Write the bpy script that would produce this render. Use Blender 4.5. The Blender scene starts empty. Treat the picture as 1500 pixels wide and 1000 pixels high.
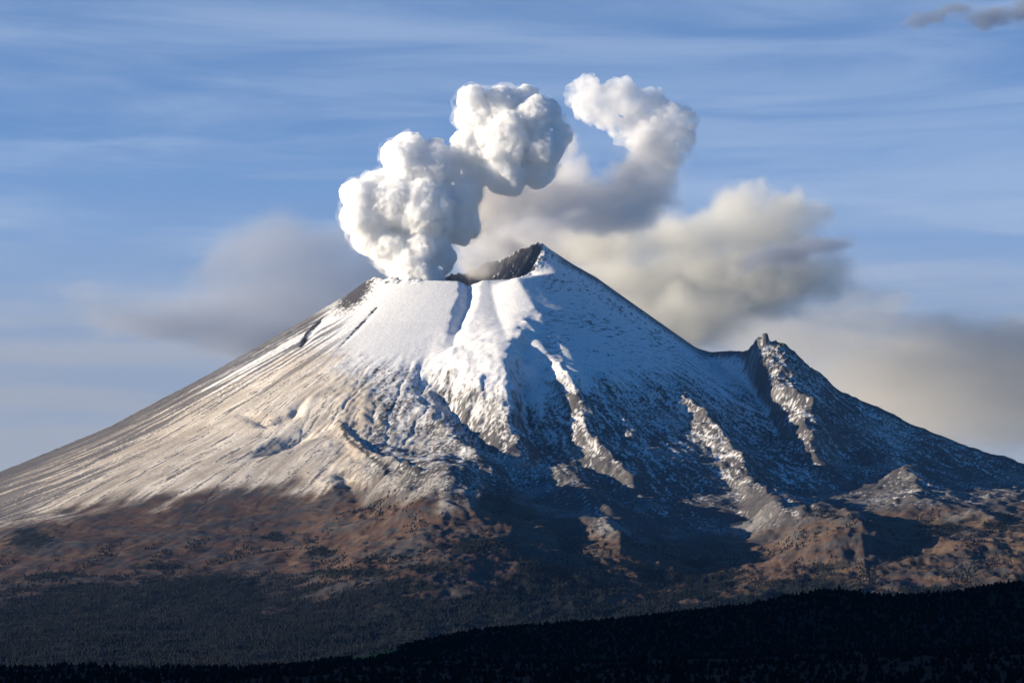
import bpy, bmesh, math, random
import numpy as np
from mathutils import Vector, Matrix

random.seed(7)
SC = bpy.context.scene
COL = SC.collection
R = math.radians
CLOUDS = True
HAZE = True
TREES = True

# ------------------------------------------------------------------ camera
F = 3900.0                     # focal length in photo pixels (1500 wide)
HV = 1060.0                    # row of the true horizon
PITCH = math.atan((HV - 500.0) / F)
cp, sp = math.cos(PITCH), math.sin(PITCH)


def ray(u, v):
    a, b = (u - 750.0) / F, (500.0 - v) / F
    d = np.array([a, cp - b * sp, sp + b * cp])
    return d / d[1]            # scaled so that y advances by one


def pt(u, v, y):
    d = ray(u, v)
    return (d[0] * y, y, d[2] * y)


def project(X, Y, Z):
    w = Y * cp + Z * sp
    h = -Y * sp + Z * cp
    return 750.0 + F * X / w, 500.0 - F * h / w


cam = bpy.data.cameras.new('camera')
cam.sensor_width = 36.0
cam.lens = 36.0 * F / 1500.0
cam.clip_start = 1.0
cam.clip_end = 200000.0
cam_o = bpy.data.objects.new('camera', cam)
cam_o.rotation_euler = (math.pi / 2 + PITCH, 0, 0)
COL.objects.link(cam_o)
SC.camera = cam_o

# ------------------------------------------------------------------ noise


def _h(ix, iy, seed):
    n = (ix.astype(np.int64) * 374761393 + iy.astype(np.int64) * 668265263 + seed * 1442695041) & 0xffffffff
    n = ((n ^ (n >> 13)) * 1274126177) & 0xffffffff
    return ((n ^ (n >> 16)) & 0xffff).astype(np.float32) / 65535.0


def perlin(x, y, seed=0):
    x = np.asarray(x, np.float32); y = np.asarray(y, np.float32)
    ix = np.floor(x); iy = np.floor(y)
    fx = x - ix; fy = y - iy
    ix = ix.astype(np.int32); iy = iy.astype(np.int32)
    sx = fx * fx * fx * (fx * (fx * 6 - 15) + 10); sy = fy * fy * fy * (fy * (fy * 6 - 15) + 10)
    out = 0
    r = []
    for jx in (0, 1):
        for jy in (0, 1):
            a = _h(ix + jx, iy + jy, seed) * 6.2831853
            r.append(np.cos(a) * (fx - jx) + np.sin(a) * (fy - jy))
    a = r[0] + (r[2] - r[0]) * sx
    b = r[1] + (r[3] - r[1]) * sx
    return (a + (b - a) * sy) * 1.5


def fbm(x, y, oct=4, seed=0, gain=.5):
    o = 0; a = 1.0; t = 0
    for k in range(oct):
        o = o + a * perlin(x * 2 ** k + 17.3 * k, y * 2 ** k - 9.1 * k, seed + k)
        t += a; a *= gain
    return o / t


def ridged(x, y, oct=4, seed=0, gain=.5):
    o = 0; a = 1.0; t = 0
    for k in range(oct):
        n = 1 - np.abs(perlin(x * 2 ** k + 5.7 * k, y * 2 ** k + 3.3 * k, seed + k)) * 1.6
        o = o + a * n; t += a; a *= gain
    return o / t


def sstep(a, b, x):
    t = np.clip((x - a) / (b - a), 0, 1)
    return t * t * (3 - 2 * t)


def smax(a, b, k):
    h = np.clip(.5 + .5 * (a - b) / k, 0, 1)
    return b + (a - b) * h + k * h * (1 - h)


# ------------------------------------------------------------------ the volcano as a height field
XA, YA, RXL, RXR, RY = -150.0, 13000.0, 535.0, 300.0, 420.0


def axis(fine0, fine1, step, far0, far1, grow=1.09):
    mid = np.arange(fine0, fine1 + .1, step)
    lo = []; p = fine0; s = step
    while p > far0:
        s *= grow; p -= s; lo.append(p)
    hi = []; p = mid[-1]; s = step
    while p < far1:
        s *= grow; p += s; hi.append(p)
    return np.array(lo[::-1] + list(mid) + hi)


xs = axis(-2680, 2680, 5.0, -9000, 9000)
ya = np.arange(6600, 9000, 12.0)
yb = np.arange(9000, 13420, 5.6)
lo = []; p = 6600.0; s = 12.0
while p > 4200:
    s *= 1.1; p -= s; lo.append(p)
hi = []; p = yb[-1]; s = 6.0
while p < 16000:
    s *= 1.1; p += s; hi.append(p)
ys = np.concatenate([np.array(lo[::-1]), ya, yb, np.array(hi)])
X, Y = np.meshgrid(xs.astype(np.float32), ys.astype(np.float32))
NY, NX = X.shape

dx = X - XA; dy = Y - YA
rr = np.hypot(dx, dy)
az = np.degrees(np.arctan2(dy, dx)) % 360.0                # 0 right, 90 back, 180 left, 270 front
ca, sa = dx / np.maximum(rr, 1), dy / np.maximum(rr, 1)
RX = np.where(dx < 0, RXL, RXR)
rim = 1.0 / np.sqrt((ca / RX) ** 2 + (sa / RY) ** 2)


def per(azv, pts):
    a = np.array([q[0] for q in pts], float); h = np.array([q[1] for q in pts], float)
    a = np.concatenate([[a[-1] - 360], a, [a[0] + 360]]); h = np.concatenate([[h[-1]], h, [h[0]]])
    return np.interp(azv, a, h)


RIMH = [(0, 2352), (8, 2362), (20, 2378), (40, 2392), (60, 2386), (75, 2352), (90, 2326), (105, 2282), (120, 2250), (150, 2215), (180, 2180),
        (210, 2140), (240, 2112), (262, 2100), (280, 2103), (295, 2115), (306, 2145), (318, 2197), (330, 2265), (345, 2325)]
BODY = [(0, 2340), (20, 2350), (60, 2330), (90, 2290), (120, 2240), (150, 2205), (180, 2180), (210, 2142), (240, 2115), (262, 2103), (276, 2112), (288, 2190), (300, 2215), (330, 2265), (345, 2310)]
d = rr - rim
dd = np.maximum(d, 0)
rimh = per(az, RIMH) + np.exp(-(dd / 50) ** 2) * (12 * perlin(az / 9.0, az * 0 + 3.1, 5) + 6 * perlin(az / 3.5, az * 0 + 8.1, 6)) * np.where((az > 225) & (az < 292), .15, 1)
rimh = rimh + (per(az, BODY) - rimh) * sstep(0, 170, dd)
P_FRONT = ([0, 400, 1500, 2400, 3400, 4500, 6000, 8000, 9500, 12000], [0, 268, 905, 1300, 1585, 1782, 1950, 2100, 2160, 2200])
P_LEFT = ([0, 317, 817, 1283, 1817, 2800, 4000, 6000, 9000, 12000], [0, 200, 500, 766, 1002, 1340, 1660, 1980, 2200, 2230])
P_RIGHT = ([0, 267, 500, 700, 1000, 1500, 2500, 4000, 6000, 8000, 12000], [0, 152, 322, 470, 690, 1000, 1430, 1850, 2120, 2290, 2340])
wf = per(az, [(0, 0), (180, 0), (200, .15), (225, .6), (250, 1), (285, 1), (320, .55), (345, .12)])
wl = per(az, [(0, 0), (90, .5), (180, 1), (200, .85), (225, .4), (250, 0)])
wr = 1 - wf - wl
drop = wf * np.interp(dd, *P_FRONT) + wl * np.interp(dd, *P_LEFT) + wr * np.interp(dd, *P_RIGHT)
Z = rimh - drop
# crater bowl
ins = np.clip(1 - rr / rim, 0, 1)
Z = np.where(d < 0, rimh - 230 * np.clip(ins * 2.6, 0, 1) ** .8, Z)

# the shoulder ridge that runs out to the right of the cone, ending in a rock tooth
CREST = [(930, 470, 12700), (1000, 502, 12900), (1040, 514, 12850), (1085, 511, 12700), (1108, 504, 12420), (1140, 503, 12340), (1160, 512, 12310), (1200, 545, 12260), (1230, 572, 12230),
         (1260, 589, 12200), (1330, 629, 12150), (1420, 675, 12100), (1500, 705, 12050), (1700, 790, 11980), (2100, 915, 11900), (2600, 1010, 11800)]
cpt = np.array([pt(*q) for q in CREST])
cz = np.interp(X, cpt[:, 0], cpt[:, 2]); cy = np.interp(X, cpt[:, 0], cpt[:, 1])
off = cy - Y
side = np.where(off > 0, np.interp(off, [0, 200, 700, 1400, 2200, 3200, 4400, 6000, 9000], [0, 105, 390, 730, 1050, 1330, 1540, 1720, 1900]), np.interp(-off, [0, 300, 1500, 4000], [0, 210, 800, 1500]))
sh = cz - side
fade = sstep(cpt[0, 0] - 150, cpt[2, 0], X)
sh = cz - side * (1 + .35 * (1 - sstep(cpt[3, 0] - 60, cpt[4, 0] + 40, X)) * (off > 0))
sh = sh * fade + (Z - 300) * (1 - fade)
Z = smax(Z, sh, 25.0)


def zat(Zg, x, y):
    j = np.clip(np.searchsorted(xs, x) - 1, 0, NX - 2); i = np.clip(np.searchsorted(ys, y) - 1, 0, NY - 2)
    tx = (x - xs[j]) / (xs[j + 1] - xs[j]); ty = (y - ys[i]) / (ys[i + 1] - ys[i])
    return (Zg[i, j] * (1 - tx) + Zg[i, j + 1] * tx) * (1 - ty) + (Zg[i + 1, j] * (1 - tx) + Zg[i + 1, j + 1] * tx) * ty


def cast(Zg, u, v):
    """Where the sight line of a photo point meets the height field."""
    dr = ray(u, v)
    yy = np.arange(5000, 14500, 8.0)
    zz = zat(Zg, dr[0] * yy, yy) - dr[2] * yy
    k = np.argmax(zz > 0)
    if zz[k] <= 0:
        k = int(np.argmax(zz))
    return np.array([dr[0] * yy[k], yy[k]])


def spine(Zg, px, hs, wl_, wr_, power=1.25, soft=False):
    """Raise (or cut, h < 0) a spur along a line: returns the height to add."""
    q = np.array([cast(Zg, *p) for p in px])
    if np.isscalar(hs):
        n = len(px); hs = [hs * min(1, .25 + .75 * min(i, n - 1 - i)) if n > 2 else hs for i in range(n)]
    W = max(wl_, wr_)
    j0, j1 = np.searchsorted(xs, q[:, 0].min() - W), np.searchsorted(xs, q[:, 0].max() + W)
    i0, i1 = np.searchsorted(ys, q[:, 1].min() - W), np.searchsorted(ys, q[:, 1].max() + W)
    x = X[i0:i1, j0:j1]; y = Y[i0:i1, j0:j1]
    wob = 16 * perlin(x / 60, y / 60, 91) + 8 * perlin(x / 23, y / 23, 92) + min(60, W * .16) * perlin(x / 190, y / 190, 93)
    best = np.full(x.shape, 1e9, np.float32); sg = np.zeros_like(best); hh = np.zeros_like(best)
    for k in range(len(q) - 1):
        a, b = q[k], q[k + 1]; e = b - a; L2 = max(e @ e, 1e-6)
        t = np.clip(((x - a[0]) * e[0] + (y - a[1]) * e[1]) / L2, 0, 1)
        px_, py_ = x - (a[0] + t * e[0]), y - (a[1] + t * e[1])
        ds = np.hypot(px_, py_)
        cr = e[0] * (y - a[1]) - e[1] * (x - a[0])
        m = ds < best
        best = np.where(m, ds, best); sg = np.where(m, np.sign(cr), sg); hh = np.where(m, hs[k] + (hs[k + 1] - hs[k]) * t, hh)
    s = best * sg + wob * np.clip(best / 40, .3, 1)
    w = np.where(s < 0, wl_, wr_)
    t = np.clip(1 - np.abs(s) / w, 0, 1)
    out = np.zeros_like(Zg)
    prof = t * t * (3 - 2 * t) if soft else t ** power
    out[i0:i1, j0:j1] = hh * prof * (1 if soft else np.clip(1 + .30 * perlin(x / 130, y / 130, 94) + .15 * perlin(x / 45, y / 45, 95), .3, 2))
    return out


# broad forms first, then the narrow spurs and gullies that ride on them
B0 = Z.copy()
broad = [
    ([(742, 405), (752, 450), (748, 520), (738, 600), (742, 690), (700, 760), (640, 830)], [0, 10, 90, 115, 90, 40, 0], 420, 190),   # the main rib below the summit
    ([(520, 640), (560, 690), (610, 740), (660, 790), (740, 850)], [0, 30, 70, 80, 20], 350, 260),
    ([(655, 660), (645, 720), (640, 780), (650, 850), (660, 910)], [0, 70, 150, 140, 20], 620, 1000),
    ([(1640, 760), (1640, 820), (1640, 870)], [120, 200, 160], 1500, 600),
    ([(1150, 760), (1200, 795), (1260, 840)], [15, 45, 30], 260, 260),
    ([(800, 700), (850, 760), (905, 790), (930, 850)], [0, 45, 60, 20], 260, 200),
]
for px, hs, a, b in broad:
    Z = Z + spine(B0, px, hs, a, b, 1.35, True)
B1 = Z.copy()
narrow = [
    ([(776, 480), (800, 500), (850, 528), (905, 560), (960, 590)], [16, 22, 9, 4, 0], 50, 100),
    ([(795, 508), (830, 566), (850, 602), (864, 658), (924, 718), (960, 760)], [22, 62, 70, 66, 55, 10], 85, 150),
    ([(935, 570), (1000, 592), (1043, 637), (1086, 690), (1128, 750), (1150, 790)], [0, 50, 66, 66, 50, 5], 100, 150),
    ([(1110, 502), (1110, 535), (1124, 562), (1143, 592), (1190, 615), (1194, 655), (1203, 700)], [34, 24, 18, 70, 95, 85, 20], 170, 170),
    ([(1240, 660), (1270, 678), (1336, 706), (1345, 740)], [0, 50, 80, 20], 170, 190),
    ([(1300, 735), (1340, 745), (1420, 760), (1480, 775)], [10, 40, 40, 10], 200, 120),
    ([(1350, 790), (1420, 800), (1490, 806)], [10, 30, 10], 160, 90),
    ([(1150, 738), (1237, 770), (1262, 796), (1268, 828)], [30, 55, 70, 15], 380, 110),
    ([(890, 552), (903, 575)], [20, 10], 60, 60),
    ([(908, 668), (936, 698)], [20, 10], 40, 60),
    # gullies
    ([(694, 408), (684, 440), (672, 470), (662, 508)], [-14, -34, -34, -8], 50, 60),
    ([(622, 548), (650, 572), (692, 612), (742, 662), (790, 720)], [-15, -70, -90, -80, -20], 110, 120),
    ([(768, 500), (764, 560), (775, 620), (800, 690)], [-30, -60, -60, -20], 70, 90),
    ([(470, 470), (440, 508)], [-18, -10], 30, 30),
    ([(552, 452), (498, 508)], [-8, -6], 18, 18),
    ([(505, 690), (520, 715), (545, 740)], [-35, -35, -5], 70, 60),
    ([(500, 622), (538, 664), (582, 684), (618, 695)], [14, 26, 26, 12], 60, 25),
    ([(470, 618), (425, 645), (372, 668)], [-12, -44, -10], 110, 80),
    ([(442, 588), (428, 610), (392, 622), (358, 606)], [-8, -20, -20, -6], 40, 45),
    ([(985, 545), (1020, 600), (1060, 665)], [0, 26, 0], 60, 90),
    ([(860, 545), (905, 610), (960, 690)], [0, 22, 0], 55, 80),
    ([(1225, 600), (1250, 650), (1290, 700)], [0, 30, 0], 70, 110),
    ([(800, 680), (840, 705), (870, 735), (895, 760)], [15, 40, 34, 8], 120, 130),
    ([(840, 770), (885, 775), (905, 800), (912, 830)], [15, 45, 45, 10], 170, 90),
    ([(735, 778), (790, 785), (800, 812)], [10, 30, 10], 130, 80),
]
for px, hs, a, b in narrow:
    Z = Z + spine(B1, px, hs, a, b)

# erosion: gullies that follow the fall line, finer and rougher below the smooth snow cap
U, V = project(X, Y, Z)
d0 = d
th = np.radians(az) * 1500.0
lr = np.log(np.maximum(rr, 200.0) / 400.0) * 1200.0
wx = 120 * fbm(X / 420, Y / 420, 3, 11)
g1 = ridged((th + wx) / 260, lr / 900, 3, 21)
g2 = ridged((th + wx * .6) / 85, lr / 420, 3, 31)
g3 = ridged((th + wx * .3) / 34, lr / 240, 2, 41)
iso = ridged(X / 130, Y / 130, 5, 51)
rough = np.clip(sstep(500, 585, V), .0, 1)
rough *= 1 - .75 * sstep(560, 420, U) * sstep(470, 560, V)        # the left flank is an even ash slope
right = sstep(700, 820, U)
cap = sstep(60, 260, d)
Z = Z + cap * (.025 + .75 * rough) * (22 * (g1 - .62) + 11 * (g2 - .62) + 5 * (g3 - .6))
Z = Z + rough * (.35 + .5 * right + .4 * sstep(480, 560, U)) * 16 * (iso - .55)
Z = Z + (.12 + rough) * 6 * fbm(X / 32, Y / 32, 3, 61) * (.4 + .6 * sstep(430, 520, U))
low = sstep(700, 800, V)
Z = Z + low * (24 * fbm(X / 340, Y / 340, 5, 71) + 4 * fbm(X / 40, Y / 40, 3, 72))

# running water: each cell drains to its lowest neighbour and the streams cut down (stream power law)
i0, i1 = np.searchsorted(ys, 8990), np.searchsorted(ys, 13300)
j0, j1 = np.searchsorted(xs, -2690), np.searchsorted(xs, 2690)
sub = Z[i0:i1, j0:j1].astype(np.float64)
ny_, nx_ = sub.shape
kk = np.clip(0.05 + rough * (1 - .6 * low) + .10 * sstep(430, 520, V), 0, 1)[i0:i1, j0:j1]
ids = np.arange(ny_ * nx_).reshape(ny_, nx_)
rng = np.random.default_rng(4)
FLOW = None
for it in range(6):
    zz = sub + rng.normal(0, .25, sub.shape)
    best = np.zeros_like(sub); rec = ids.copy()
    for oy in (-1, 0, 1):
        for ox in (-1, 0, 1):
            if ox == 0 and oy == 0:
                continue
            ln_ = math.hypot(ox * 5.0, oy * 5.6)
            a = slice(1, ny_ - 1); b = slice(1, nx_ - 1)
            dr = (zz[1:-1, 1:-1] - zz[1 + oy:ny_ - 1 + oy, 1 + ox:nx_ - 1 + ox]) / ln_
            m = dr > best[1:-1, 1:-1]
            best[1:-1, 1:-1][m] = dr[m]
            rec[1:-1, 1:-1][m] = ids[1 + oy:ny_ - 1 + oy, 1 + ox:nx_ - 1 + ox][m]
    order = np.argsort(zz.ravel())[::-1]
    ol = order.tolist(); rl = rec.ravel().tolist()
    acc = [28.0] * (ny_ * nx_)
    for i in ol:
        r = rl[i]
        if r != i:
            acc[r] += acc[i]
    A = np.array(acc)
    Fk = (.0013 * kk.ravel() * np.minimum(A, 4e5) ** .5)
    fl = Fk.tolist(); zl = sub.ravel().tolist()
    for i in reversed(ol):
        r = rl[i]
        if r != i and zl[i] > zl[r]:
            f = fl[i]
            zl[i] = (zl[i] + f * zl[r]) / (1 + f)
    cut = np.array(zl).reshape(ny_, nx_)
    sm = cut.copy()
    sm[1:-1, 1:-1] = cut[1:-1, 1:-1] * .6 + .1 * (cut[:-2, 1:-1] + cut[2:, 1:-1] + cut[1:-1, :-2] + cut[1:-1, 2:])
    sub = sm
    FLOW = A.reshape(ny_, nx_)
ed = np.minimum(np.minimum(np.arange(ny_)[:, None], ny_ - 1 - np.arange(ny_)[:, None]), np.minimum(np.arange(nx_)[None], nx_ - 1 - np.arange(nx_)[None]))
ed = np.clip(ed / 40.0, 0, 1)
CUT = np.zeros_like(Z); CUT[i0:i1, j0:j1] = (Z[i0:i1, j0:j1] - sub) * ed
print('incision', np.percentile(CUT, [1, 50, 90, 99, 99.9]))
Z = Z - CUT
flow = np.zeros_like(Z); flow[i0:i1, j0:j1] = np.log10(FLOW / 28.0) * ed
# rugged shoulder round the tooth, and an uneven skyline on the left flank
U, V = project(X, Y, Z)
kn = np.exp(-(((U - 1150) / 60) ** 2)) * sstep(640, 520, V) * (Y < 12900)
Z = Z + kn * (30 * (ridged(X / 75, Y / 90, 4, 85) - .55) + 10 * fbm(X / 22, Y / 22, 2, 86))
Z = Z + sstep(560, 430, U) * (d > 60) * (Y > 12300) * (9 * (ridged(th / 70, lr / 260, 3, 87) - .6) + 5 * (ridged(X / 60, Y / 60, 3, 88) - .5))
# the tooth
tx_, ty_, tz_ = pt(1121, 489, 12352)
tt = np.clip(1 - np.hypot((X - tx_ + 5 * fbm(X / 9, Y / 9, 2, 89)) / 27, (Y - ty_) / 42), 0, 1)
Z = np.where(tt > 0, np.maximum(Z, tz_ - 70 + 72 * np.minimum(1, tt * 1.7)), Z)
Z = Z + sstep(0, -30, d) * 26 * fbm(X / 42, Y / 42, 4, 83)
Z = Z + np.exp(-((U - 522) / 30) ** 2) * (d < 140) * sstep(140, 20, d) * 15 * ridged(X / 30, Y / 30, 3, 84)
# crags round the rim
cr_ = np.exp(-(d / 45) ** 2)
Z = Z + cr_ * 9 * (ridged(X / 40, Y / 40, 3, 81) - .5) * np.where((az > 235) & (az < 300), .15, 1.6)

U, V = project(X, Y, Z)
gy, gx = np.gradient(Z, ys, xs)
slope = np.hypot(gx, gy)


def blur(a, n):
    for _ in range(n):
        a = (a + np.roll(a, 1, 0) + np.roll(a, -1, 0)) / 3
        a = (a + np.roll(a, 1, 1) + np.roll(a, -1, 1)) / 3
    return a


curv = Z - blur(Z, 5)                                             # + on crests, - in gullies

# what covers the ground: snow, ash, brown scree, wood (colours of the ground itself, plus shade painted inside the crater)
bu = np.clip(((U + 60) / 4).astype(int), 0, 404)
lb = np.full(405, 2000.0); np.minimum.at(lb, bu.ravel(), V.ravel())
limb = np.interp(U, np.arange(405) * 4 - 58.0, lb)                # skyline of the mountain


def line(pts):
    return np.interp(U, [q[0] for q in pts], [q[1] for q in pts])


n_s = fbm((th + wx * .3) / 40, lr / 300, 4, 101)
n_f = fbm((th + wx * .2) / 14, lr / 110, 3, 111)
n_i = fbm(X / 45, Y / 45, 4, 121)
n_b = fbm(X / 260, Y / 260, 4, 131)
v_snow = line([(0, 300), (200, 500), (300, 562), (352, 553), (400, 528), (440, 508), (500, 525), (550, 540), (600, 545), (625, 565), (650, 550), (700, 575), (745, 590), (780, 600), (860, 560), (1000, 548), (1060, 580), (1098, 570), (1116, 470), (1240, 470), (1300, 560), (1500, 600)])
v_ash = line([(0, 775), (100, 745), (200, 728), (400, 714), (500, 712), (600, 728), (740, 722), (850, 765), (920, 785), (1000, 790), (1080, 785), (1130, 778), (1230, 745), (1300, 748), (1500, 740)])
v_wood = line([(0, 865), (300, 842), (500, 850), (640, 835), (800, 820), (1000, 840), (1150, 850), (1300, 848), (1500, 850)])
n_x = fbm(X / 11, Y / 15, 3, 141)
k_snow = sstep(-.8, .8, (v_snow - V) / 22 + n_s * 1.9 + n_i * 1.1 + n_x * .9 - curv * .06)
mixz = (v_ash - V) / np.maximum(v_ash - v_snow, 30)               # 0 at the ash line, 1 at the snow line
spk = sstep(-.10, .20, n_f * .6 + n_x * .75 + n_i * .35 + n_s * .35 - curv * .05 - slope * .15 + .02 - .10 * right + (mixz - .5) * .6 + .16 * np.exp(-((U - 1165) / 45) ** 2) * (V > 560))
spk = spk * sstep(-.1, .15, mixz)
k_ash = sstep(-1, 1, (v_ash - V) / 16 + n_b * 1.8 + n_s * 1.2)
n_t = fbm(X / 240 + n_b, Z / 34 + X / 600 + 1.5 * n_b, 5, 151, .6)
k_wood = sstep(-1, 1, (V - v_wood - 8) / 24 + n_b * 3.6 + n_t * 2.2)
for eu, ev, ru, rv in ((45, 790, 30, 13), (405, 786, 16, 7), (468, 807, 20, 7), (300, 868, 100, 26), (560, 868, 42, 13), (520, 838, 60, 6), (130, 862, 60, 8), (690, 800, 40, 10), (1385, 775, 22, 8), (1460, 770, 18, 6)):
    k_wood = np.maximum(k_wood, sstep(1.25, .8, np.hypot((U - eu) / ru, (V - ev) / rv) + .9 * n_i + .5 * n_x))

SNOW = np.array([.87, .86, .85]); DIRTY = np.array([.88, .79, .67]); ASH = np.array([.50, .43, .35])
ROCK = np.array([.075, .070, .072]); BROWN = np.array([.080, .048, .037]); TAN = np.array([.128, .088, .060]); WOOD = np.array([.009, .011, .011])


def mix(a, b, k):
    return a + (b - a) * k[..., None]


C = np.broadcast_to(BROWN, X.shape + (3,)).astype(np.float32)
C = mix(C, TAN, sstep(-.05, .40, n_b * .6 + n_t * .6 + n_x * .5 + .22 * right))
C = mix(C, ROCK * .75, sstep(.09, .19, n_t * .9 - n_b * .7 + n_i * .3 + n_x * .4))
C = mix(C, TAN * 1.5, sstep(.20, .30, fbm(X / 170 + 7, Z / 26 + X / 500 + 1.5 * n_b, 4, 191, .6) + n_x * .3) * .4)
C = mix(C, ROCK * .6, sstep(.22, .34, fbm(X / 150 + 40, Z / 40, 3, 161) + n_x * .25))
leftw = sstep(520, 400, U)
dust = mix(np.broadcast_to(ASH, C.shape), DIRTY, sstep(-.35, .4, n_s * .7 + n_b * .6 + n_f * .4 + .25 * (mixz - .4)))
GREY = ROCK + (np.array([.38, .36, .34]) - ROCK) * (sstep(-.25, .3, n_b + n_x * .7 - .2 * right) * (1 - .45 * right))[..., None]
rocky = mix(GREY, SNOW * .80, spk)
strk = sstep(.03, .21, n_f * .8 + n_x * .35 + n_s * .5 + .28 * sstep(120, 0, U) + .18 * sstep(70, 10, V - np.interp(U, [0, 160, 300, 450, 545], [710, 640, 560, 470, 408])) - .12)
dust = mix(dust, ROCK * 1.3, strk * .85)
midw = sstep(-.25, .25, (U - 520) / 120 + n_b * .8)
mid = mix(dust, rocky, midw)
C = mix(C, mid, k_ash)
C = mix(C, np.broadcast_to(SNOW, C.shape), k_snow)
dash = sstep(.27, .36, fbm(th / 95 + n_b, d / 13 + 1.2 * n_i, 3, 181) + .45 * n_b) * sstep(780, 815, U) * sstep(560, 500, V) * (az > 180)
C = mix(C, np.broadcast_to(ROCK, C.shape), dash * .85)
C = mix(C, np.broadcast_to(ROCK, C.shape), sstep(13, 3, V - limb + 9 * n_x + 7 * n_i) * sstep(800, 830, U) * .9)
# rock showing through on the rim, the tooth and the ribs of the shaded face
bare = sstep(.16, .30, n_x * .5 + n_f * .55 + n_i * .45 + slope * .16 - .215 - .16 * sstep(530, 460, V) + .20 * sstep(22, 3, V - limb) * (U > 800)) * sstep(780, 820, U)
C = mix(C, np.broadcast_to(ROCK, C.shape), bare * k_snow * .9)
C = mix(C, np.broadcast_to(ROCK, C.shape), sstep(.95, 1.3, slope + n_i * .5 + n_x * .3) * np.where(d < 60, 1.0, .62) * (1 - .75 * spk * (d > 60)) * (1 - .85 * np.exp(-((U - 1072) / 28) ** 2)))
C = mix(C, np.broadcast_to(np.array([.030, .032, .040]), C.shape), sstep(12, -6, d) * sstep(-.05, .12, n_x * .9 + n_i * .5 + .13))  # crater wall rock, blackened in colour to stand for the shadow inside
lband = sstep(25, 6, V - limb + 14 * n_s + 6 * n_x) * sstep(520, 440, U)
C = mix(C, np.broadcast_to(ROCK * 1.2, C.shape), lband * .9)
band2 = sstep(.02, .14, fbm((th + wx * .3) / 62, lr / 700, 3, 171) + n_x * .16) * sstep(105, 45, V - limb) * sstep(540, 470, U)
C = mix(C, np.broadcast_to(ROCK * 1.5, C.shape), band2 * .85)
lrim = np.exp(-((U - 520) / 26) ** 2) * sstep(40, 8, V - np.interp(U, [440, 545], [475, 405]))
C = mix(C, np.broadcast_to(ROCK, C.shape), sstep(.30, .42, lrim + n_x * .75 + n_i * .35 - .05) * (lrim > .12))
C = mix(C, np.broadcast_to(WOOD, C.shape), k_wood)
for px, w in (([(474, 464), (462, 476), (448, 490), (442, 508)], 11), ([(551, 452), (530, 474), (498, 508)], 4.5), ([(500, 622), (512, 645), (538, 665), (582, 685), (618, 696)], 8)):
    q = np.array([cast(Z, *p) for p in px])
    best = np.full(X.shape, 1e9)
    for a, b in zip(q[:-1], q[1:]):
        e = b - a; t = np.clip(((X - a[0]) * e[0] + (Y - a[1]) * e[1]) / (e @ e), 0, 1)
        best = np.minimum(best, np.hypot(X - a[0] - t * e[0], Y - a[1] - t * e[1]))
    C = mix(C, np.broadcast_to(ROCK * .8, C.shape), sstep(w * 1.5, w * .6, best + 12 * n_i + 9 * n_x))


def grid_mesh(name, Xg, Yg, Zg, col=None):
    ny, nx = Xg.shape
    me = bpy.data.meshes.new(name)
    co = np.stack([Xg, Yg, Zg], -1).reshape(-1, 3).astype(np.float32)
    idx = np.arange(ny * nx, dtype=np.int32).reshape(ny, nx)
    f = np.stack([idx[:-1, :-1], idx[:-1, 1:], idx[1:, 1:], idx[1:, :-1]], -1).reshape(-1)
    me.vertices.add(len(co)); me.vertices.foreach_set('co', co.ravel())
    me.loops.add(len(f)); me.loops.foreach_set('vertex_index', f)
    n = len(f) // 4
    me.polygons.add(n); me.polygons.foreach_set('loop_start', np.arange(0, n * 4, 4, dtype=np.int32))
    me.polygons.foreach_set('use_smooth', np.ones(n, bool))
    me.update()
    if col is not None:
        at = me.attributes.new('cover', 'FLOAT_COLOR', 'POINT')
        at.data.foreach_set('color', np.concatenate([col.reshape(-1, 3), np.ones((len(co), 1))], 1).astype(np.float32).ravel())
    return me


# ------------------------------------------------------------------ materials
def new_mat(name):
    m = bpy.data.materials.new(name); m.use_nodes = True
    nt = m.node_tree; nt.nodes.clear()
    return m, nt, nt.nodes.new('ShaderNodeOutputMaterial')


def N(nt, kind, **kw):
    n = nt.nodes.new('ShaderNode' + kind)
    for k, v in kw.items():
        if k.startswith('i_'):
            n.inputs[k[2:].replace('_', ' ')].default_value = v
        else:
            setattr(n, k, v)
    return n


def link_obj(name, me, mat, parent=None, loc=None):
    o = bpy.data.objects.new(name, me)
    if mat is not None:
        me.materials.append(mat)
    COL.objects.link(o)
    o.parent = parent
    if loc is not None:
        o.location = loc
    return o


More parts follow.
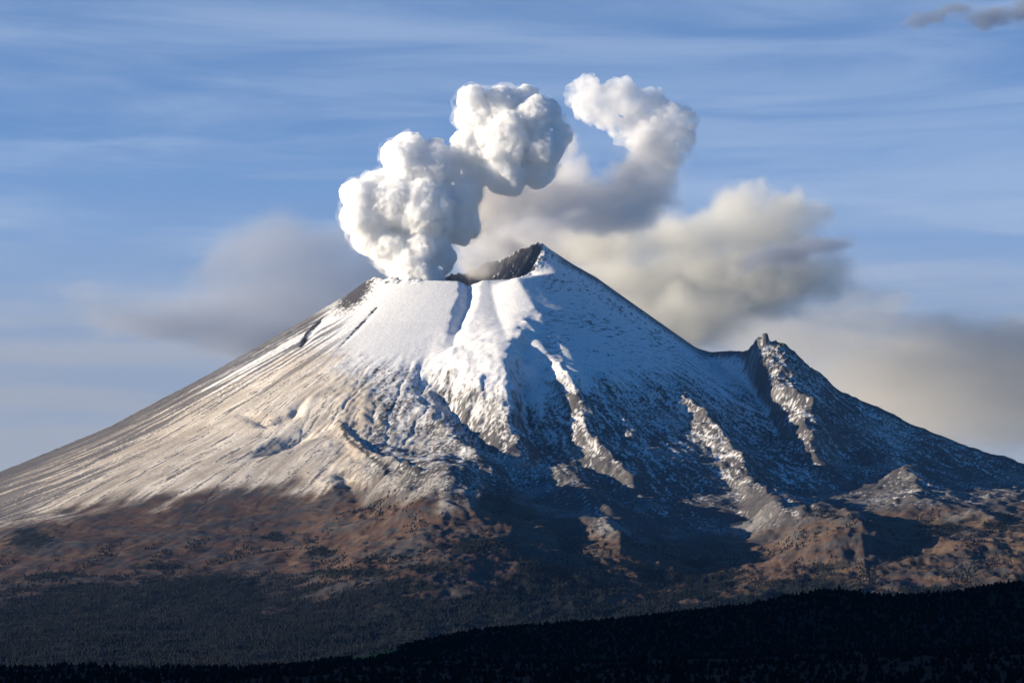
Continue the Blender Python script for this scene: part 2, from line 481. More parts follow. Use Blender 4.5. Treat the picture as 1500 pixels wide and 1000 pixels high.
def ground_mat(name, attr=True, base=(.03, .034, .022), bump=2.0):
    m, nt, out = new_mat(name)
    L = nt.links.new
    b = N(nt, 'BsdfPrincipled'); b.inputs['Roughness'].default_value = .95; b.inputs['Specular IOR Level'].default_value = .08
    tc = N(nt, 'TexCoord')
    n1 = N(nt, 'TexNoise', i_Scale=.13, i_Detail=5.0, i_Roughness=.75); L(tc.outputs['Object'], n1.inputs['Vector'])
    mr = N(nt, 'MapRange'); mr.inputs['From Min'].default_value = .3; mr.inputs['From Max'].default_value = .7
    mr.inputs['To Min'].default_value = .62; mr.inputs['To Max'].default_value = 1.16
    L(n1.outputs['Fac'], mr.inputs['Value'])
    mx = N(nt, 'VectorMath', operation='SCALE')
    if attr:
        a = N(nt, 'Attribute', attribute_name='cover'); L(a.outputs['Color'], mx.inputs[0])
    else:
        mx.inputs[0].default_value = base
    L(mr.outputs['Result'], mx.inputs['Scale'])
    L(mx.outputs['Vector'], b.inputs['Base Color'])
    n2 = N(nt, 'TexNoise', i_Scale=.16, i_Detail=5.0, i_Roughness=.6); L(tc.outputs['Object'], n2.inputs['Vector'])
    bp = N(nt, 'Bump', i_Strength=.45, i_Distance=bump); L(n2.outputs['Fac'], bp.inputs['Height']); L(bp.outputs['Normal'], b.inputs['Normal'])
    L(b.outputs['BSDF'], out.inputs['Surface'])
    return m


mount = link_obj('mountain', grid_mesh('mountain', X, Y, Z, C), ground_mat('mountain_ground'))
mount['kind'] = 'structure'
mount['label'] = 'snow capped volcano with a steaming crater and a dark shaded right flank'

# ------------------------------------------------------------------ light
SUN_EL, SUN_AZ = 10.0, 85.0
el, sz = R(SUN_EL), R(SUN_AZ)
sdir = Vector((-math.sin(sz) * math.cos(el), -math.cos(sz) * math.cos(el), math.sin(el)))
sun = bpy.data.lights.new('sun', 'SUN'); sun.energy = 5.0; sun.angle = R(.5); sun.color = (1, .865, .665)
sun_o = bpy.data.objects.new('sun', sun); COL.objects.link(sun_o)
sun_o.rotation_euler = sdir.to_track_quat('Z', 'Y').to_euler()
sun_o.location = sdir * 20000

W = bpy.data.worlds.new('World'); SC.world = W; W.use_nodes = True
nt = W.node_tree; nt.nodes.clear(); L = nt.links.new
out = N(nt, 'OutputWorld'); bg = N(nt, 'Background'); bg.inputs['Strength'].default_value = .065
sky = N(nt, 'TexSky', sky_type='NISHITA'); sky.sun_disc = False
sky.sun_elevation = el; sky.sun_rotation = math.atan2(sdir.x, sdir.y); sky.altitude = 3000; sky.air_density = 1.0; sky.dust_density = .6; sky.ozone_density = 2.0
tc = N(nt, 'TexCoord')
# streaked cirrus with added brightening, kept to the part of the sky behind the mountain, laid out by compass direction and height
sx = N(nt, 'SeparateXYZ'); L(tc.outputs['Generated'], sx.inputs[0])
mp = N(nt, 'Mapping'); mp.inputs['Scale'].default_value = (3.0, 3.0, 30.0); mp.inputs['Rotation'].default_value = (0, R(1.0), 0)
L(tc.outputs['Generated'], mp.inputs['Vector'])
n1 = N(nt, 'TexNoise', i_Scale=1.9, i_Detail=6.0, i_Roughness=.55, i_Distortion=.5); L(mp.outputs['Vector'], n1.inputs['Vector'])
st = N(nt, 'MapRange', interpolation_type='SMOOTHSTEP'); st.inputs['From Min'].default_value = .34; st.inputs['From Max'].default_value = .70
st.inputs['To Min'].default_value = .32; st.inputs['To Max'].default_value = .62
L(n1.outputs['Fac'], st.inputs['Value'])
lowm = N(nt, 'MapRange', interpolation_type='SMOOTHSTEP'); lowm.inputs['From Min'].default_value = .23; lowm.inputs['From Max'].default_value = .12; lowm.inputs['To Max'].default_value = .50
L(sx.outputs['Z'], lowm.inputs['Value'])
sm_ = N(nt, 'Math', operation='ADD'); L(st.outputs['Result'], sm_.inputs[0]); L(lowm.outputs['Result'], sm_.inputs[1])
ys_ = N(nt, 'MapRange', interpolation_type='SMOOTHSTEP'); ys_.inputs['From Min'].default_value = .70; ys_.inputs['From Max'].default_value = .90; L(sx.outputs['Y'], ys_.inputs['Value'])
vf = N(nt, 'Math', operation='MULTIPLY', use_clamp=True); L(sm_.outputs[0], vf.inputs[0]); L(ys_.outputs['Result'], vf.inputs[1])
mxc = N(nt, 'Mix', data_type='RGBA'); L(vf.outputs[0], mxc.inputs['Factor'])
hs = N(nt, 'HueSaturation', i_Saturation=1.75, i_Value=1.0); L(sky.outputs['Color'], hs.inputs['Color'])
tn = N(nt, 'Mix', data_type='RGBA', blend_type='MULTIPLY'); tn.inputs['Factor'].default_value = 1; tn.inputs['B'].default_value = (1.03, .95, 1.17, 1); L(hs.outputs['Color'], tn.inputs['A']); L(tn.outputs['Result'], mxc.inputs['A']); vc = N(nt, 'Mix', data_type='RGBA'); lz = N(nt, 'MapRange', interpolation_type='SMOOTHSTEP'); lz.inputs['From Min'].default_value = .21; lz.inputs['From Max'].default_value = .12; L(sx.outputs['Z'], lz.inputs['Value'])
L(lz.outputs['Result'], vc.inputs['Factor']); vc.inputs['A'].default_value = (3.5, 4.4, 6.0, 1); vc.inputs['B'].default_value = (2.85, 3.15, 3.85, 1); L(vc.outputs['Result'], mxc.inputs['B'])
L(mxc.outputs['Result'], bg.inputs['Color']); L(bg.outputs['Background'], out.inputs['Surface'])

SC.view_settings.view_transform = 'Standard'; SC.view_settings.look = 'None'
SC.view_settings.exposure = 1.0; SC.view_settings.gamma = 1.0
SC.cycles.use_denoising = True
SC.cycles.max_bounces = 32; SC.cycles.diffuse_bounces = 3; SC.cycles.volume_bounces = 32; SC.cycles.transparent_max_bounces = 16
#--REST--

# ------------------------------------------------------------------ steam and clouds
def perlin3(x, y, z, seed=0):
    ix = np.floor(x); iy = np.floor(y); iz = np.floor(z)
    fx, fy, fz = x - ix, y - iy, z - iz
    ix = ix.astype(np.int64); iy = iy.astype(np.int64); iz = iz.astype(np.int64)
    s = [f * f * f * (f * (f * 6 - 15) + 10) for f in (fx, fy, fz)]
    out = 0
    for a in (0, 1):
        for b in (0, 1):
            for c in (0, 1):
                n = ((ix + a) * 374761393 + (iy + b) * 668265263 + (iz + c) * 2147483647 + seed * 974634777) & 0xffffffff
                n = ((n ^ (n >> 13)) * 1274126177) & 0xffffffff
                n = (n ^ (n >> 16))
                t1 = (n & 1023) / 1023.0 * 6.2831853; cz_ = ((n >> 10) & 1023) / 511.5 - 1
                sz_ = np.sqrt(np.maximum(0, 1 - cz_ * cz_))
                g = np.cos(t1) * sz_ * (fx - a) + np.sin(t1) * sz_ * (fy - b) + cz_ * (fz - c)
                w = (s[0] if a else 1 - s[0]) * (s[1] if b else 1 - s[1]) * (s[2] if c else 1 - s[2])
                out = out + g * w
    return out * 1.5


def blob_mesh(name, balls, voxel, disp, origin):
    """Union of ellipsoids, remeshed to one skin and billowed outwards. balls: centre, radii, tilt in the picture plane."""
    bm = bmesh.new()
    for c, r, rot in balls:
        M = Matrix.Translation(Vector(c) - Vector(origin)) @ Matrix.Rotation(rot, 4, 'Y') @ Matrix.Diagonal((r[0], r[1], r[2], 1))
        bmesh.ops.create_icosphere(bm, subdivisions=4, radius=1.0, matrix=M)
    me = bpy.data.meshes.new('tmp'); bm.to_mesh(me); bm.free()
    o = bpy.data.objects.new('tmp', me); COL.objects.link(o)
    md = o.modifiers.new('r', 'REMESH'); md.mode = 'VOXEL'; md.voxel_size = voxel
    md2 = o.modifiers.new('s', 'SMOOTH'); md2.iterations = 4; md2.factor = .5
    dg = bpy.context.evaluated_depsgraph_get()
    m2 = bpy.data.meshes.new_from_object(o.evaluated_get(dg))
    bpy.data.objects.remove(o); bpy.data.meshes.remove(me)
    m2.name = name
    n = len(m2.vertices)
    for lam, amp, kind in disp:
        co = np.empty(n * 3, np.float32); m2.vertices.foreach_get('co', co); co = co.reshape(-1, 3)
        nr = np.empty(n * 3, np.float32); m2.vertex_normals.foreach_get('vector', nr); nr = nr.reshape(-1, 3)
        p = co / lam
        w = perlin3(p[:, 0] * .6 + 31, p[:, 1] * .6, p[:, 2] * .6, 3) * .5
        v = perlin3(p[:, 0] + w, p[:, 1] - w, p[:, 2] + w, 7)
        v = (np.abs(v) * 1.7 - .35) if kind == 'billow' else v
        co = co + nr * (v * amp)[:, None]
        m2.vertices.foreach_set('co', co.astype(np.float32).ravel()); m2.update()
    m2.polygons.foreach_set('use_smooth', np.ones(len(m2.polygons), bool))
    return m2


def balls_px(lst, y, depth=1.0, seed=1, jit=50):
    rnd = random.Random(seed); s = y / F / cp
    o = []
    for q in lst:
        u, v, a = q[0], q[1], q[2]; b = q[3] if len(q) > 3 else a; t = q[4] if len(q) > 4 else 0
        yy = y + rnd.uniform(-jit, jit) + (q[5] if len(q) > 5 else 0)
        o.append((pt(u, v, yy), (a * s, max(a, b) * s * depth, b * s), R(t)))
    return o


def steam_mat(name, colour, density, noise=90.0, lo=.30, hi=.55, skin=.05, step=.25):
    """Steam: a dense white volume inside a billowed skin, thinner where the noise tears it."""
    m, nt, out = new_mat(name); L = nt.links.new
    tc = N(nt, 'TexCoord')
    nz = N(nt, 'TexNoise', i_Scale=1.0 / noise, i_Detail=5.0, i_Roughness=.6); L(tc.outputs['Object'], nz.inputs['Vector'])
    f = N(nt, 'MapRange', interpolation_type='SMOOTHSTEP'); f.inputs['From Min'].default_value = lo; f.inputs['From Max'].default_value = hi
    f.inputs['To Max'].default_value = density; L(nz.outputs['Fac'], f.inputs['Value'])
    v = N(nt, 'VolumePrincipled'); v.inputs['Color'].default_value = (*colour, 1); L(f.outputs['Result'], v.inputs['Density']); L(v.outputs['Volume'], out.inputs['Volume'])
    lw = N(nt, 'LayerWeight', i_Blend=.5)
    inv = N(nt, 'MapRange', interpolation_type='SMOOTHSTEP'); inv.inputs['From Min'].default_value = .8; inv.inputs['From Max'].default_value = .1; inv.inputs['To Max'].default_value = skin
    L(lw.outputs['Facing'], inv.inputs['Value'])
    tr = N(nt, 'BsdfTransparent'); df = N(nt, 'BsdfDiffuse'); df.inputs['Color'].default_value = (*colour, 1)
    ms = N(nt, 'MixShader'); L(inv.outputs['Result'], ms.inputs['Fac']); L(tr.outputs[0], ms.inputs[1]); L(df.outputs[0], ms.inputs[2]); L(ms.outputs[0], out.inputs['Surface'])
    m.cycles.volume_step_rate = step
    return m


def cloud_mat(name, balls, origin, density, colour, noise=700.0, edge=(.18, .55), skin=.0, aniso=.2, amp=.9, warp=.9, squash=(1, 1, 1)):
    """Soft cloud: a volume whose density falls off inside each ellipsoid, torn by noise."""
    m, nt, out = new_mat(name); L = nt.links.new
    tc = N(nt, 'TexCoord')
    acc = None
    wn = N(nt, 'TexNoise', i_Scale=1.0, i_Detail=3.0); w0 = N(nt, 'VectorMath', operation='SCALE'); w0.inputs['Scale'].default_value = 1.3 / noise
    L(tc.outputs['Object'], w0.inputs[0]); L(w0.outputs['Vector'], wn.inputs['Vector'])
    w1 = N(nt, 'VectorMath', operation='MULTIPLY_ADD'); w1.inputs[1].default_value = (warp * noise,) * 3; w1.inputs[2].default_value = (-warp * noise / 2,) * 3; L(wn.outputs['Color'], w1.inputs[0])
    w2 = N(nt, 'VectorMath', operation='ADD'); L(tc.outputs['Object'], w2.inputs[0]); L(w1.outputs['Vector'], w2.inputs[1])
    for c, r, rot in balls:
        mp = N(nt, 'Mapping', vector_type='TEXTURE')
        mp.inputs['Location'].default_value = tuple(Vector(c) - Vector(origin)); mp.inputs['Rotation'].default_value = (0, rot, 0); mp.inputs['Scale'].default_value = r
        L(w2.outputs['Vector'], mp.inputs['Vector'])
        ln = N(nt, 'VectorMath', operation='LENGTH'); L(mp.outputs['Vector'], ln.inputs[0])
        f = N(nt, 'MapRange', interpolation_type='SMOOTHSTEP'); f.inputs['From Min'].default_value = 1.0; f.inputs['From Max'].default_value = .15
        L(ln.outputs['Value'], f.inputs['Value'])
        if acc is None:
            acc = f.outputs['Result']
        else:
            a = N(nt, 'Math', operation='MAXIMUM'); L(acc, a.inputs[0]); L(f.outputs['Result'], a.inputs[1]); acc = a.outputs[0]
    sc_ = N(nt, 'VectorMath', operation='MULTIPLY'); sc_.inputs[1].default_value = tuple(q / noise for q in squash); L(tc.outputs['Object'], sc_.inputs[0])
    nz = N(nt, 'TexNoise', i_Scale=1.0, i_Detail=7.0, i_Roughness=.6); L(sc_.outputs['Vector'], nz.inputs['Vector'])
    nm = N(nt, 'Math', operation='MULTIPLY_ADD'); nm.inputs[1].default_value = amp; nm.inputs[2].default_value = -amp * .5; L(nz.outputs['Fac'], nm.inputs[0])
    ad = N(nt, 'Math', operation='ADD'); L(acc, ad.inputs[0]); L(nm.outputs[0], ad.inputs[1])
    f = N(nt, 'MapRange', interpolation_type='SMOOTHSTEP'); f.inputs['From Min'].default_value = edge[0]; f.inputs['From Max'].default_value = edge[1]; f.inputs['To Max'].default_value = density
    L(ad.outputs[0], f.inputs['Value'])
    # nothing outside the ellipsoids
    gt = N(nt, 'MapRange'); gt.inputs['From Max'].default_value = .15; L(acc, gt.inputs['Value'])
    mu = N(nt, 'Math', operation='MULTIPLY'); L(f.outputs['Result'], mu.inputs[0]); L(gt.outputs['Result'], mu.inputs[1])
    v = N(nt, 'VolumePrincipled'); v.inputs['Color'].default_value = (*colour, 1); v.inputs['Anisotropy'].default_value = aniso
    L(mu.outputs[0], v.inputs['Density'])
    L(v.outputs['Volume'], out.inputs['Volume'])
    if skin > 0:
        lw = N(nt, 'LayerWeight', i_Blend=.5)
        inv = N(nt, 'MapRange', interpolation_type='SMOOTHSTEP'); inv.inputs['From Min'].default_value = .75; inv.inputs['From Max'].default_value = .0; inv.inputs['To Max'].default_value = skin
        L(lw.outputs['Facing'], inv.inputs['Value'])
        tr = N(nt, 'BsdfTransparent'); df = N(nt, 'BsdfDiffuse'); df.inputs['Color'].default_value = (*colour, 1)
        ms = N(nt, 'MixShader'); L(inv.outputs['Result'], ms.inputs['Fac']); L(tr.outputs[0], ms.inputs[1]); L(df.outputs[0], ms.inputs[2]); L(ms.outputs[0], out.inputs['Surface'])
    m.cycles.volume_step_rate = .35
    return m


def tag(o, label, cat, group=None):
    o['label'] = label; o['category'] = cat
    if group:
        o['group'] = group
    return o


if CLOUDS:
    Yp = 13000.0
    low_puff = [(612, 410, 38, 30), (606, 385, 42, 34), (622, 360, 40), (575, 362, 38, 30), (548, 340, 36), (532, 318, 34), (530, 290, 30), (555, 275, 28), (580, 300, 45), (622, 310, 52), (660, 310, 42), (680, 285, 28), (672, 330, 30),
                (600, 245, 40), (598, 218, 24), (580, 225, 18), (638, 250, 38), (636, 225, 20), (640, 380, 24)]
    high_puff = [(690, 222, 32), (700, 170, 34), (690, 148, 23), (735, 160, 36), (742, 210, 52), (785, 180, 38), (796, 218, 32), (814, 195, 22), (742, 248, 38), (770, 150, 24), (702, 246, 30), (785, 250, 26)]
    bl = balls_px(low_puff + high_puff, Yp, .95, 3, 38)
    org = pt(612, 410, Yp)
    me = blob_mesh('steam_plume', bl, 6.0, [(180, 24, 'billow'), (85, 11, 'billow'), (40, 8, 'billow'), (19, 5.0, 'billow')], org)
    pl = link_obj('steam_plume', me, steam_mat('plume_steam', (.9999, .9997, .9993), .12, 50, .35, .62), loc=org)
    tag(pl, 'bright white billowing steam plume rising straight from the crater in two stacked puffs', 'steam plume')

    sb = [(c, tuple(q * 1.08 + 10 for q in r), t) for c, r, t in bl if c[2] > org[2] + 60]
    me = blob_mesh('vapour', sb, 9.0, [(120, 26, 'noise'), (50, 14, 'noise')], org)
    vap = link_obj('vapour', me, steam_mat('thin_vapour', (.99, .99, .99), .016, 75, .46, .74, .01, .2), parent=pl)

    Yc = 17400.0

    def cloud(name, lst, label, density, colour, cat='cloud', y=Yc, depth=1.0, seed=1, jit=150, voxel=60.0, **kw):
        b = balls_px(lst, y, depth, seed, jit); org = b[0][0]
        me = blob_mesh(name, [(c, tuple(q * 1.22 for q in r), t) for c, r, t in b], voxel, [], org)
        o = link_obj(name, me, cloud_mat(name, b, org, density, colour, **kw), loc=org)
        return tag(o, label, cat)

    Yd = 13350.0
    dl = balls_px([(862, 145, 30, 32), (885, 155, 34), (915, 150, 34, 32), (950, 165, 38, 34), (985, 180, 32, 30), (1000, 205, 20, 30), (920, 180, 36, 28), (955, 200, 38, 32), (985, 222, 26, 24)], Yd, .9, 9, 60)
    org = dl[0][0]
    me = blob_mesh('drifting_puff', dl, 7.0, [(170, 32, 'billow'), (84, 24, 'billow'), (40, 14, 'billow'), (19, 6, 'billow')], org)
    dp = link_obj('drifting_puff', me, steam_mat('puff_steam', (.99, .99, .99), .022, 110, .34, .66, .02), loc=org)
    tag(dp, 'torn off white steam puff floating right of the plume, apart from the crater', 'steam puff')
    cloud('trailing_steam', [(735, 290, 80, 52), (790, 285, 80, 50), (700, 300, 55, 62), (680, 345, 36, 44), (700, 385, 50, 30), (826, 215, 26, 44), (838, 260, 40, 50), (860, 290, 75, 42), (930, 262, 62, 58), (960, 225, 45, 50), (900, 320, 110, 36), (700, 320, 50, 40)],
          'soft grey trail of steam joining the plume to the torn off puff behind the summit', .0095, (.96, .94, .92), y=Yd - 90, jit=60, voxel=40.0, noise=200, edge=(.08, .80), skin=.03, amp=1.6, depth=.8)
    cloud('ash_cloud', [(430, 380, 150, 85, -12), (350, 440, 170, 60, -8), (510, 350, 80, 70), (480, 430, 160, 80), (230, 462, 190, 48), (400, 480, 220, 60), (560, 400, 120, 80), (340, 380, 90, 50, -20)],
          'smooth grey cloud hanging behind the left shoulder of the snow cap', .0021, (.54, .58, .67), noise=800, edge=(.02, 1.0), skin=.03, amp=.5)
    cloud('steam_bank', [(950, 250, 62, 60), (800, 250, 60, 40), (715, 300, 80, 60), (770, 260, 70, 40), (900, 300, 90, 45), (760, 300, 120, 50, -5), (850, 300, 130, 50, 5), (920, 290, 90, 40), (720, 330, 90, 50), (800, 350, 160, 50)],
          'grey shadowed bank of cloud stretched behind the summit to its right', .0085, (.86, .86, .88), noise=420, edge=(.06, .7), skin=.04, amp=1.4, squash=(.6, 1, 1.4), y=Yc + 900)
    cloud('lumpy_cloud', [(1075, 320, 75, 58), (1150, 315, 70, 50), (1110, 345, 120, 50), (1000, 350, 120, 55), (900, 360, 120, 50), (1190, 310, 40, 30), (1030, 400, 170, 60), (930, 420, 150, 70), (1100, 420, 130, 50), (980, 470, 160, 60), (1110, 410, 180, 75), (1165, 300, 45, 40), (1095, 290, 45, 34)],
          'cream lit lumpy cloud above the saddle between the summit and the rock tooth', .0042, (.90, .885, .83), noise=380, edge=(.05, .75), skin=.04, amp=1.5)
    cloud('grey_streak', [(1135, 378, 75, 20, -10), (1210, 358, 62, 17, -4), (1170, 368, 75, 22, -10)],
          'thin dark grey streak of cloud crossing under the lumpy cream cloud', .0052, (.40, .44, .54), noise=300, edge=(.02, .95), amp=1.1, y=Yc - 700, skin=.03)
    cloud('low_cloud', [(1400, 545, 340, 95), (1130, 485, 190, 60), (1240, 450, 130, 40), (1230, 520, 150, 60), (1560, 540, 320, 100), (1420, 600, 280, 70), (1330, 500, 190, 45), (1480, 500, 200, 50)],
          'broad grey brown bank of cloud low over the right flank', .0012, (.86, .83, .76), noise=800, edge=(.02, .8), amp=.7, squash=(.3, 1, 1.3), y=Yc + 1500, skin=.03)
    cloud('dark_wisp', [(1350, 32, 40, 14, -12), (1395, 18, 40, 14, -10), (1450, 25, 60, 16, -4), (1510, 22, 70, 20)],
          'small dark grey wisp of cloud in the top right corner of the sky', .006, (.36, .40, .50), noise=300, edge=(.05, .85), amp=1.5, y=Yc - 300, skin=.03)

if HAZE:
    bm = bmesh.new(); bmesh.ops.create_cube(bm, size=1.0)
    me = bpy.data.meshes.new('haze'); bm.to_mesh(me); bm.free()
    m, nt, out = new_mat('haze_air')
    v = N(nt, 'VolumePrincipled'); v.inputs['Color'].default_value = (.22, .48, 1, 1); v.inputs['Density'].default_value = 4.8e-6
    nt.links.new(v.outputs['Volume'], out.inputs['Volume'])
    hz = link_obj('haze', me, m); hz['kind'] = 'stuff'
    hz.scale = (26000, 19000, 3900); hz.location = (0, 7000, 1450)

# ------------------------------------------------------------------ foreground hills, ground and trees
def hill(name, crest, y0, y1, yc, x0, x1, nx, ny, label, canopy, seed, base=(.020, .020, .012)):
    xx = np.linspace(x0, x1, nx); yy = np.linspace(y0, y1, ny)
    Xh, Yh = np.meshgrid(xx, yy)
    cu = np.array([q[0] for q in crest]); cv = np.array([q[1] for q in crest])
    cxx = (cu - 750) / F * yc / cp; czz = (HV - cv) / F * yc * 1.0 - canopy
    cz_ = np.interp(Xh, cxx, czz)
    t = np.where(Yh < yc, (Yh - y0) / (yc - y0), 1 - (Yh - yc) / (y1 - yc) * 1.0)
    t = np.clip(t, 0, 1); t = t * t * (3 - 2 * t) * .35 + t * .65
    Zh = -16 + (cz_ + 16) * t + 5 * t * fbm(Xh / 160, Yh / 160, 4, seed) + 2.0 * t * fbm(Xh / 35, Yh / 35, 2, seed + 5)
    Ch = np.broadcast_to(np.array(base), Xh.shape + (3,)).copy()
    if name == 'hillside':                                        # dry grass left open in the wood, colour raised to pass for sunlit
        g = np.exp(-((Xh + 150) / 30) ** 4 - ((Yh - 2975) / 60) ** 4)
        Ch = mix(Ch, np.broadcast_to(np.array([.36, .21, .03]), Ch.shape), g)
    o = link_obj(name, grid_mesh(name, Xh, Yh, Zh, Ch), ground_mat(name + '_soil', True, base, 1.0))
    o['kind'] = 'structure'; o['label'] = label
    return xx, yy, Zh


def sample(g, x, y):
    xx, yy, Zh = g
    j = np.clip(np.searchsorted(xx, x) - 1, 0, len(xx) - 2); i = np.clip(np.searchsorted(yy, y) - 1, 0, len(yy) - 2)
    tx = (x - xx[j]) / (xx[j + 1] - xx[j]); ty = (y - yy[i]) / (yy[i + 1] - yy[i])
    return (Zh[i, j] * (1 - tx) + Zh[i, j + 1] * tx) * (1 - ty) + (Zh[i + 1, j] * (1 - tx) + Zh[i + 1, j + 1] * tx) * ty


def leaf_mat(name, col, var=.35):
    m, nt, out = new_mat(name); L = nt.links.new
    b = N(nt, 'BsdfPrincipled'); b.inputs['Roughness'].default_value = .8; b.inputs['Specular IOR Level'].default_value = .1
    tc = N(nt, 'TexCoord'); n1 = N(nt, 'TexNoise', i_Scale=.35, i_Detail=3.0); L(tc.outputs['Object'], n1.inputs['Vector'])
    mr = N(nt, 'MapRange'); mr.inputs['From Min'].default_value = .3; mr.inputs['From Max'].default_value = .7; mr.inputs['To Min'].default_value = 1 - var; mr.inputs['To Max'].default_value = 1 + var
    L(n1.outputs['Fac'], mr.inputs['Value'])
    v = N(nt, 'VectorMath', operation='SCALE'); v.inputs[0].default_value = col; L(mr.outputs['Result'], v.inputs['Scale']); L(v.outputs['Vector'], b.inputs['Base Color'])
    L(b.outputs['BSDF'], out.inputs['Surface'])
    return m


def conifer(seed, tiers=4, sides=7):
    """A jagged unit-high crown of drooping whorls, as triangles."""
    r = np.random.default_rng(seed); tri = []
    for k in range(tiers):
        zb = .10 + .80 * k / tiers; zt = min(1.0, zb + .46); rb = .26 * (1 - k / tiers) + .05
        a = np.arange(sides) / sides * 6.283 + r.uniform(0, 6.28)
        rad = rb * r.uniform(.6, 1.25, sides); zz = zb + r.uniform(-.05, .05, sides)
        P = np.stack([np.cos(a) * rad, np.sin(a) * rad, zz], 1)
        T = np.array([r.uniform(-.02, .02), r.uniform(-.02, .02), zt])
        for i in range(sides):
            tri.append([P[i], P[(i + 1) % sides], T])
    return np.array(tri, np.float32)


def bake(name, protos, px, py, pz, hgt, mat, seed):
    r = np.random.default_rng(seed); n = len(px)
    which = r.integers(0, len(protos), n); ang = r.uniform(0, 6.283, n); wid = r.uniform(1.1, 1.9, n)
    out = []
    for k, T in enumerate(protos):
        s = which == k
        c, sn = np.cos(ang[s])[:, None, None], np.sin(ang[s])[:, None, None]; h = hgt[s][:, None, None]; w = h * wid[s][:, None, None]
        vx = (T[None, :, :, 0] * c - T[None, :, :, 1] * sn) * w + px[s][:, None, None]
        vy = (T[None, :, :, 0] * sn + T[None, :, :, 1] * c) * w + py[s][:, None, None]
        vz = T[None, :, :, 2] * h + pz[s][:, None, None]
        out.append(np.stack([vx, vy, vz], -1).reshape(-1, 3))
    co = np.concatenate(out).astype(np.float32)
    me = bpy.data.meshes.new(name); m = len(co)
    me.vertices.add(m); me.vertices.foreach_set('co', co.ravel())
    me.loops.add(m); me.loops.foreach_set('vertex_index', np.arange(m, dtype=np.int32))
    me.polygons.add(m // 3); me.polygons.foreach_set('loop_start', np.arange(0, m, 3, dtype=np.int32)); me.update()
    return link_obj(name, me, mat)


G = 16000.0
gx_, gy_ = np.meshgrid(np.linspace(-12500, 12500, 60), np.linspace(-2000, 15900, 60))
go = link_obj('ground', grid_mesh('ground', gx_, gy_, -18 + 0 * gx_), ground_mat('plain_soil', False, (.05, .045, .03), 1.0)); go['kind'] = 'structure'

FAR = [(-500, 990), (0, 985), (240, 980), (420, 974), (500, 962), (545, 956), (600, 941), (650, 928), (700, 918), (760, 915), (830, 911), (900, 904), (1000, 892), (1100, 879), (1160, 868), (1210, 862), (1260, 868), (1310, 870), (1400, 863), (1450, 851), (1500, 847), (1600, 838), (2000, 800)]
NEAR = [(-600, 970), (0, 973), (250, 972), (430, 968), (540, 958), (650, 962), (800, 965), (1000, 958), (1250, 945), (1500, 935), (2000, 915)]
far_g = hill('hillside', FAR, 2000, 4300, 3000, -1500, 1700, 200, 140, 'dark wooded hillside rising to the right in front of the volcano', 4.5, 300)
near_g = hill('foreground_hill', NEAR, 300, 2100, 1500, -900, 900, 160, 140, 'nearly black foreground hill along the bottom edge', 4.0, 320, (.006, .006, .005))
# an unseen hill added at the left, outside the picture, to keep the low sun off the foreground
LX, LY = np.meshgrid(np.linspace(-4000, -1150, 80), np.linspace(-600, 3600, 90))
LZ = -17 + 790 * np.exp(-(((LX + 2300) / 560) ** 2)) * sstep(3500, 2900, LY) * sstep(-600, 100, LY) * (1 + .12 * fbm(LX / 300, LY / 300, 3, 340)) * sstep(-1150, -1500, LX)
lh = link_obj('side_hill', grid_mesh('side_hill', LX, LY, LZ), ground_mat('side_hill_soil', False, (.03, .032, .02), 1.0)); lh['kind'] = 'structure'

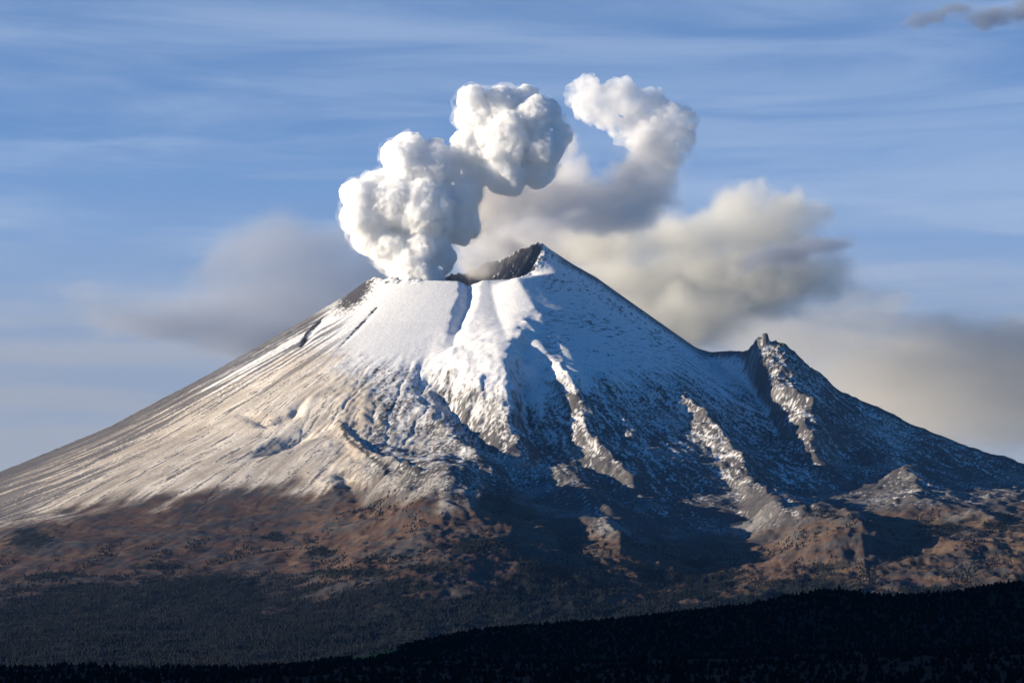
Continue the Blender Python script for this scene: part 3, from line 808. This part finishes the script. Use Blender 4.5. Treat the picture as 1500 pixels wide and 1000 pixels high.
if TREES:
    rng = np.random.default_rng(12)
    PROT = [conifer(k) for k in range(5)]; SMALL = [conifer(20 + k, 2, 5) for k in range(5)]
    # the wood on the lower slopes of the volcano
    n = 120000
    py = rng.uniform(5600, 9900, n); px = rng.uniform(-1, 1, n) * (py * .2 + 120)
    j = np.clip(np.searchsorted(xs, px), 0, NX - 1); i = np.clip(np.searchsorted(ys, py), 0, NY - 1)
    dens = k_wood[i, j] * np.clip(.70 + 1.2 * fbm(px / 240, py / 380, 4, 401), .08, 1) + .65 * (1 - k_ash[i, j]) * sstep(.0, .3, fbm(px / 130, py / 260, 4, 402)) * (V[i, j] < 900)
    keep = rng.uniform(0, 1, n) < dens
    px, py = px[keep], py[keep]
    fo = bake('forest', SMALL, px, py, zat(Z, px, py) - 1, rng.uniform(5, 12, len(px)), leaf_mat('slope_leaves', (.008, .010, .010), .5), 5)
    fo['kind'] = 'stuff'; fo['label'] = 'dark pine forest covering the foot of the volcano'
    # woods on the two foreground hills
    for g, nm, n, ylo, yhi, wid, hh, lab in ((far_g, 'hillside_wood', 30000, 2150, 3350, .21, (3, 6), 'dark wood covering the hillside in front of the volcano'),
                                             (near_g, 'foreground_wood', 12000, 500, 1650, .23, (2, 4), 'black wood along the bottom edge of the view')):
        py = rng.uniform(ylo, yhi, n); px = rng.uniform(-1, 1, n) * (py * wid + 30)
        if g is far_g:
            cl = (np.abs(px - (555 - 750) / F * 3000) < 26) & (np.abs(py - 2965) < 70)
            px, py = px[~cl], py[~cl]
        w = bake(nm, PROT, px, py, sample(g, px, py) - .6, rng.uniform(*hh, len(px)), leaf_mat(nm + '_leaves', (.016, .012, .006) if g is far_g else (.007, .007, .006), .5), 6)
        w['kind'] = 'stuff'; w['label'] = lab
    # single trees standing up along the crest of the hillside
    lm = leaf_mat('crest_leaves', (.020, .021, .013), .5); bark = leaf_mat('bark', (.03, .022, .016), .3)
    kinds = []
    for k in range(4):
        T = conifer(50 + k, 7, 9)
        me = bpy.data.meshes.new('crown'); v = T.reshape(-1, 3)
        me.from_pydata([tuple(map(float, q)) for q in v], [], [(q, q + 1, q + 2) for q in range(0, len(v), 3)]); me.materials.append(lm)
        bm = bmesh.new(); bmesh.ops.create_cone(bm, segments=7, radius1=.028, radius2=.008, depth=.9, matrix=Matrix.Translation((0, 0, .43)))
        mt = bpy.data.meshes.new('trunk'); bm.to_mesh(mt); bm.free(); mt.materials.append(bark)
        kinds.append((me, mt))
    for k in range(64):
        u = 565 + 930 * (k + rng.uniform(.05, .95)) / 64
        y = rng.uniform(2930, 3040); x = (u - 750) / F * y
        h = rng.uniform(5, 7.5) * (1.35 if 1150 < u < 1270 and k % 2 else 1)
        t = bpy.data.objects.new('pine_tree', None); COL.objects.link(t)
        t.location = (x, y, float(sample(far_g, np.array([x]), np.array([y]))[0]) - .4); t.scale = (h, h, h); t.rotation_euler = (0, 0, rng.uniform(0, 6.28))
        tag(t, 'dark pine standing up on the crest of the wooded foreground hillside', 'tree', 'pines along the crest of the foreground hillside')
        me, mt = kinds[k % 4]
        for nm, dat in (('crown', me), ('trunk', mt)):
            o = bpy.data.objects.new(nm, dat); COL.objects.link(o); o.parent = t
